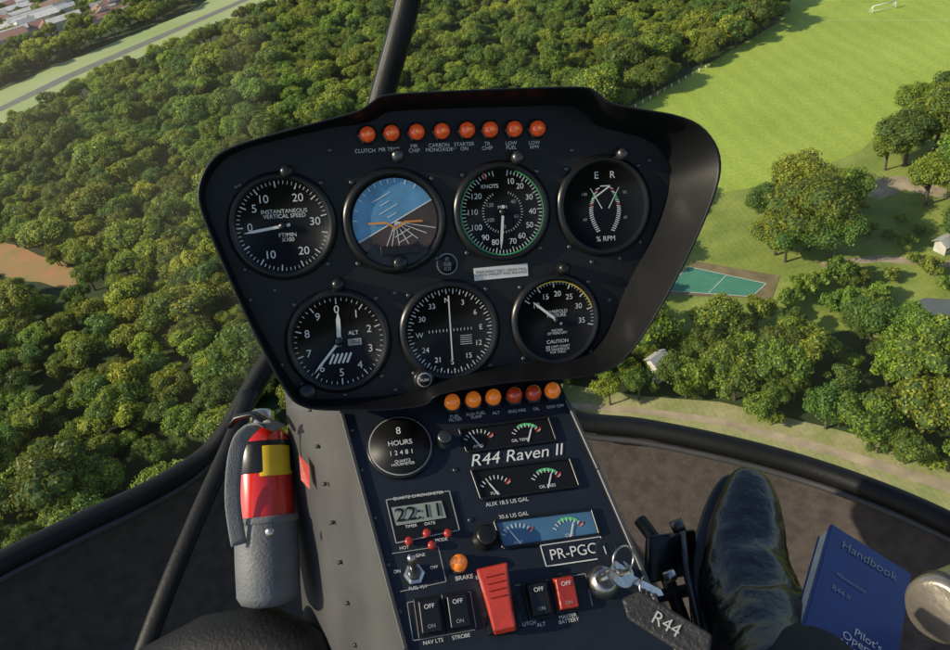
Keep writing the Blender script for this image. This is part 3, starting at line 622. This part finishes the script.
patch("airstrip",[(-60,158),(60,92),(80,82),(285,-2),(340,-30),(250,-30),(190,12),(60,64),(-60,118)],.03,G['strip'])
patch("runway_pavement",[(-60,136),(65,75),(252,-5),(260,-5),(75,76.5),(-60,140)],.06,G['asphalt'])
patch("court_surround",[(694,261),(780,276),(772,299),(656,295)],.08,G['clay'])
ct=[(688,267),(766,284),(752,297),(664,291)]
patch("tennis_court",ct,.11,G['court'])
def gline(name,segs,wd,z,m):
    v=[];f=[]
    for a,b in segs:
        a=GR(*a);b=GR(*b); d=(b-a).normalized(); p=Vector((-d.y,d.x,0))*wd/2; n=len(v)
        v+=[(*(a-p).xy,z),(*(b-p).xy,z),(*(b+p).xy,z),(*(a+p).xy,z)]; f.append((n,n+1,n+2,n+3))
    return mesh(name,v,f,m)
gline("court_lines",[(ct[0],ct[1]),(ct[1],ct[2]),(ct[2],ct[3]),(ct[3],ct[0]),((726,276),(708,294))],.10,.14,G['line'])
gline("pitch_lines",[((800,20),(975,20)),((975,20),(960,60))],.10,.09,G['line'])
patch("pond",[(905,306),(925,298),(960,300),(990,310),(980,328),(940,330),(912,322)],.05,G['water'])
patch("dirt_path",[(868,180),(900,176),(950,190),(1000,200),(1000,208),(950,200),(905,190),(880,200),(868,196)],.08,G['dirt'])
patch("dirt_path",[(820,262),(880,255),(960,262),(960,268),(880,262),(822,268)],.05,G['dirt'])
# trees
def tree_mesh(name,seed,Rr,H,nl,leafsz,leafmat,klobes=20,flat=.75):
    g=np.random.default_rng(seed); V=[];Fc=[];mi=[]
    cz=H-Rr*flat*.95
    dirs=g.normal(size=(klobes,3)); dirs[:,2]=np.abs(dirs[:,2])*1.0-.25; dirs/=np.linalg.norm(dirs,axis=1)[:,None]
    cen=dirs*np.array([Rr*.64,Rr*.64,Rr*flat*.62])*g.uniform(.6,1.2,(klobes,1)); cen[:,2]+=cz
    cen[:,0]*=g.uniform(.8,1.2); cen[:,1]*=g.uniform(.8,1.2)
    lr=g.uniform(.18,.42,klobes)*Rr
    idx=g.choice(klobes,nl,p=lr**2/np.sum(lr**2)); d=g.normal(size=(nl,3)); d[:,2]+=.35; d/=np.linalg.norm(d,axis=1)[:,None]
    pos=cen[idx]+d*lr[idx][:,None]*g.uniform(.78,1.15,(nl,1))*np.array([1,1,.85])
    nrm=d+g.normal(size=(nl,3))*.5; nrm/=np.linalg.norm(nrm,axis=1)[:,None]
    a=np.cross(nrm,g.normal(size=(nl,3))); a/=np.linalg.norm(a,axis=1)[:,None]; b=np.cross(nrm,a)
    s=(leafsz*g.uniform(.6,1.35,(nl,1)))
    q=np.stack([pos-a*s,pos-b*s*.6,pos+a*s,pos+b*s*.6],1).reshape(-1,3)
    V=q.tolist(); Fc=[(4*i,4*i+1,4*i+2,4*i+3) for i in range(nl)]; mi=[0]*nl
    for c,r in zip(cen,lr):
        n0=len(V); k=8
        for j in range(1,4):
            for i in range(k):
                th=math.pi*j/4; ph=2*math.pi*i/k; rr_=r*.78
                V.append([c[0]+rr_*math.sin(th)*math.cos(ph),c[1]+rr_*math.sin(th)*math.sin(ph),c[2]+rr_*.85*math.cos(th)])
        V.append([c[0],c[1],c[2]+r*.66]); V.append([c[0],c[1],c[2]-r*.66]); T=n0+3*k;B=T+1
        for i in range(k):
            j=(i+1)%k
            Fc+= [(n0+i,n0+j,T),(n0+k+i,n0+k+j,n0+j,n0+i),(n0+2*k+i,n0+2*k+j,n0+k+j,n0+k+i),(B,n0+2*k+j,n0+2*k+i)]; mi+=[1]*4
    def limb(p0,p1,r0,r1):
        p0=Vector(p0);p1=Vector(p1); t=(p1-p0).normalized(); s_=t.orthogonal().normalized(); w_=t.cross(s_); n0=len(V)
        for p,r_ in ((p0,r0),(p1,r1)):
            for i in range(7):
                a_=2*math.pi*i/7; V.append(list(p+s_*r_*math.cos(a_)+w_*r_*math.sin(a_)))
        for i in range(7): j=(i+1)%7; Fc.append((n0+i,n0+j,n0+7+j,n0+7+i)); mi.append(2)
    limb((0,0,-.3),(0,0,cz*.55),Rr*.07,Rr*.05)
    for i in range(5): limb((0,0,cz*.5),cen[i*3%klobes].tolist(),Rr*.045,Rr*.015)
    me=bpy.data.meshes.new(name); me.from_pydata(V,[],Fc); me.update()
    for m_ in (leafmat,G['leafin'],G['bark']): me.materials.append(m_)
    me.polygons.foreach_set('material_index',mi); return me
far=bpy.data.collections.new("forest_tree_kinds")
for i in range(7):
    me=tree_mesh("canopy_tree",100+i,[4.6,5.2,4.2,4.8,4.6,3.8,5.0][i],[7.5,8.5,9,8,8.6,7.2,8][i],2600,.25,G['leaf'] if i!=4 else G['leafd'],[22,26,18,24,20,16,28][i],[.6,.55,.75,.6,.7,.7,.55][i])
    o=bpy.data.objects.new("canopy_tree_kind",me); far.objects.link(o)
def scatter(name,pts,coll):
    me=bpy.data.meshes.new(name); me.from_pydata([p[:3] for p in pts],[],[]); 
    at=me.attributes.new("sc",'FLOAT','POINT'); at.data.foreach_set('value',[p[3] for p in pts])
    o=bpy.data.objects.new(name,me); link(o)
    ng=bpy.data.node_groups.new(name,'GeometryNodeTree'); ng.interface.new_socket('Geometry',in_out='INPUT',socket_type='NodeSocketGeometry'); ng.interface.new_socket('Geometry',in_out='OUTPUT',socket_type='NodeSocketGeometry')
    N=ng.nodes; L_=ng.links; gi=N.new('NodeGroupInput'); go=N.new('NodeGroupOutput'); ip=N.new('GeometryNodeInstanceOnPoints'); ci=N.new('GeometryNodeCollectionInfo')
    ci.inputs['Collection'].default_value=coll; ci.inputs['Separate Children'].default_value=True; ci.inputs['Reset Children'].default_value=True
    rv=N.new('FunctionNodeRandomValue'); rv.data_type='FLOAT_VECTOR'; rv.inputs[0].default_value=(-.1,-.1,0); rv.inputs[1].default_value=(.1,.1,6.283)
    na=N.new('GeometryNodeInputNamedAttribute'); na.data_type='FLOAT'; na.inputs['Name'].default_value="sc"
    L_.new(gi.outputs[0],ip.inputs['Points']); L_.new(ci.outputs[0],ip.inputs['Instance']); ip.inputs['Pick Instance'].default_value=True
    L_.new(rv.outputs[0],ip.inputs['Rotation']); L_.new(na.outputs[0],ip.inputs['Scale']); L_.new(ip.outputs[0],go.inputs[0])
    md=o.modifiers.new("scatter",'NODES'); md.node_group=ng; return o
def inpoly(x,y,P):
    c=False;n=len(P);j=n-1
    for i in range(n):
        if (P[i][1]>y)!=(P[j][1]>y) and x<(P[j][0]-P[i][0])*(y-P[i][1])/(P[j][1]-P[i][1])+P[i][0]: c=not c
        j=i
    return c
def gpl(px): return [(GR(x,y).x,GR(x,y).y) for x,y in px]
clear=[gpl(P) for P in (
 [(603,124),(700,70),(782,20),(806,-60),(1400,-60),(1400,60),(1000,110),(1000,352),(905,350),(870,332),(800,330),(700,324),(650,320),(640,270),(680,200)],
 [(540,396),(640,412),(720,418),(830,444),(960,478),(1200,540),(1200,800),(540,640)],
 [(-60,176),(60,108),(85,96),(300,2),(365,-40),(240,-40),(190,8),(60,62),(-60,110)],
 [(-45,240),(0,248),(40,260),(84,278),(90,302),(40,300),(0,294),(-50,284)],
 [(-160,80),(-20,68),(60,50),(120,30),(165,-20),(165,-48),(-160,-48)])]
pts=[]
def fill(r0,r1,step,s0,s1):
    n=int(r1/step)
    for iy in range(-2,n):
        for ix in range(-n,n+1):
            x=(ix+random.uniform(-.48,.48))*step+(step/2 if iy%2 else 0); y=(iy+random.uniform(-.48,.48))*step; d=math.hypot(x,y)
            if d<r0 or d>=r1 or y<20: continue
            if abs(math.atan2(x,y))>R(54): continue
            if any(inpoly(x,y,P) for P in clear): continue
            if random.random()<.05: continue
            s=random.uniform(s0,s1)*(1.45 if random.random()<.08 else 1)
            pts.append((x,y,0,s))
fill(0,330,4.8,.42,1.02); fill(330,750,6.8,.75,1.15); fill(750,1900,14,1.4,2.2)
scatter("distant_forest",pts,far)
BT=[tree_mesh("broadleaf_tree_crown",300+i,6.5,13,9000,.24,G['leaf'] if i!=1 else G['leafd'],38,.8) for i in range(3)]
def tree(x,y,s,k,nm="broadleaf_tree"):
    p=GR(x,y); o=bpy.data.objects.new(nm,BT[k]); link(o); o.location=(p.x,p.y,0); o.scale=(s,s,s*random.uniform(.9,1.1)); o.rotation_euler=(0,0,random.uniform(0,6.28))
for x,y,s,k in ((808,250,1.25,0),(796,215,1.1,2),(830,258,.9,1),(775,255,.8,0),(843,225,.9,2),(785,262,.7,1),(905,165,1.0,1),(935,150,1.1,0),(960,160,1.1,2),(925,205,.8,2),(955,120,.95,1),(975,215,1.0,0),(885,170,.65,2),(1000,130,.9,1),(960,190,.9,0),(915,125,.8,2),(955,245,.6,1),(765,228,.7,1),(860,345,.6,2),(905,350,.6,0)): tree(x,y,s,k)
SB=tree_mesh("shrub",401,1.8,2.8,900,.16,G['leaf'],12,.8)
for x,y,s in ((870,235,1.0),(888,240,.8),(905,250,1.2),(838,282,1.8),(850,290,1.3),(862,284,1.2),(918,235,.8),(890,280,1),(930,275,1.3),(862,210,.7),(800,292,1.4),(815,292,1.5),(790,308,1.5),(880,300,1.3),(872,315,1.6),(700,395,1),(770,425,1.1),(880,452,1.2),(930,470,1),(945,340,1.5),(900,222,.7),(912,262,.8),(944,290,1),(850,310,1.6),(830,312,1.4),(900,335,1.5),(925,345,1.4)):
    p=GR(x,y); o=bpy.data.objects.new("shrub",SB); link(o); o.location=(p.x,p.y,0); o.scale=(s,s,s); o.rotation_euler=(0,0,random.uniform(0,6))
# goal
g0=GR(872,14);g1=GR(903,7)
go_=empty("football_goal",Matrix.Translation(g0)); d=(g1-g0); W_=7.3; d=d.normalized(); back=Vector((-d.y,d.x,0))
if back.y<0: back=-back
def gt(a,b): tube("goal_bar",[a,b],.12,.12,Vector((.3,.5,.8)),G['line'],go_,8)
A=Vector((0,0,0));B=d*W_;U_=Vector((0,0,2.44)); gt(A,A+U_);gt(B,B+U_);gt(A+U_,B+U_);gt(A+U_,A+back*2);gt(B+U_,B+back*2);gt(A+back*2,B+back*2)
fe=empty("white_post_fence",Matrix.Identity(4)); a=GR(628,112);b=GR(706,68)
for i in range(12):
    p=a.lerp(b,i/11); tube("post",[p,p+Vector((0,0,1.1))],.22,.22,Vector((1,0,0)),G['line'],fe,6)
def house(loc_,l,w_,h,rh,rot,roof,nm="house"):
    v=[(-l/2,-w_/2,0),(l/2,-w_/2,0),(l/2,w_/2,0),(-l/2,w_/2,0),(-l/2,-w_/2,h),(l/2,-w_/2,h),(l/2,w_/2,h),(-l/2,w_/2,h),(-l/2,0,h+rh),(l/2,0,h+rh)]
    f=[(0,1,5,4),(1,2,6,9,5),(2,3,7,6),(3,0,4,8,7)]; mi=[0]*4
    o_=.5; n=len(v); e_=rh/(w_/2)*o_
    v+=[(-l/2-o_,-w_/2-o_,h-e_+.1),(l/2+o_,-w_/2-o_,h-e_+.1),(l/2+o_,0,h+rh+.1),(-l/2-o_,0,h+rh+.1),(-l/2-o_,w_/2+o_,h-e_+.1),(l/2+o_,w_/2+o_,h-e_+.1)]
    f+=[(n,n+1,n+2,n+3),(n+3,n+2,n+5,n+4)]; mi+=[1,1]
    k=max(2,int(l/4))
    for s in (-1,1):
        for i in range(k):
            x=-l/2+l*(i+.5)/k; n=len(v); y=s*(w_/2+.03); v+=[(x-.6,y,1),(x+.6,y,1),(x+.6,y,2.3),(x-.6,y,2.3)]; f.append((n,n+1,n+2,n+3)); mi.append(2)
    me=bpy.data.meshes.new(nm); me.from_pydata(v,[],f)
    for m_ in (G['wall'],roof,G['win']): me.materials.append(m_)
    me.polygons.foreach_set('material_index',mi); o=bpy.data.objects.new(nm,me); link(o); o.location=loc_; o.rotation_euler=(0,0,rot)
for i in range(120):
    x=random.uniform(-40,140); y=random.uniform(-20,60)
    if y>60-(x+20)*.28: continue
    p=GR(x,y); l=random.choice((9,12,14,18,26)); house((p.x,p.y,0),l,l*random.uniform(.4,.65),random.uniform(3,7),random.uniform(1.2,2.4),random.choice((.4,.45,1.97,.5)),random.choice((G['roofw'],G['roofw'],G['roofw'],G['roofr'])))
p=GR(658,378); house((p.x,p.y,0),2.6,2.2,4.5,.8,.5,G['roofw'],"shed")
p=GR(945,250); house((p.x,p.y,0),3.2,2.4,2.2,.7,.3,G['roofw'],"shed")
tp=[]
for i in range(650):
    x=random.uniform(-80,170); y=random.uniform(-28,64)
    if y>62-(x+20)*.28: continue
    p=GR(x,y); tp.append((p.x,p.y,0,random.uniform(.5,1.0)))
scatter("town_trees",tp,far)
# ------------------------------------------------------------------ light
az=R(-95); el=R(33)
sd=Vector((math.sin(az)*math.cos(el),math.cos(az)*math.cos(el),math.sin(el)))
ld=bpy.data.lights.new("sun",'SUN'); ld.energy=5.0; ld.angle=R(.5); ld.color=(1,.89,.67); lo=bpy.data.objects.new("sun",ld); link(lo); lo.rotation_euler=sd.to_track_quat('Z','Y').to_euler()
wd=bpy.data.worlds.new("World"); sc.world=wd; wd.use_nodes=True; nt=wd.node_tree; bg=nt.nodes['Background']; st=nt.nodes.new('ShaderNodeTexSky'); st.sky_type='NISHITA'; st.sun_disc=False; st.sun_elevation=el; st.sun_rotation=az
nt.links.new(st.outputs[0],bg.inputs[0]); bg.inputs[1].default_value=.14
sc.view_settings.view_transform='Standard'; sc.view_settings.look='None'; sc.view_settings.exposure=0
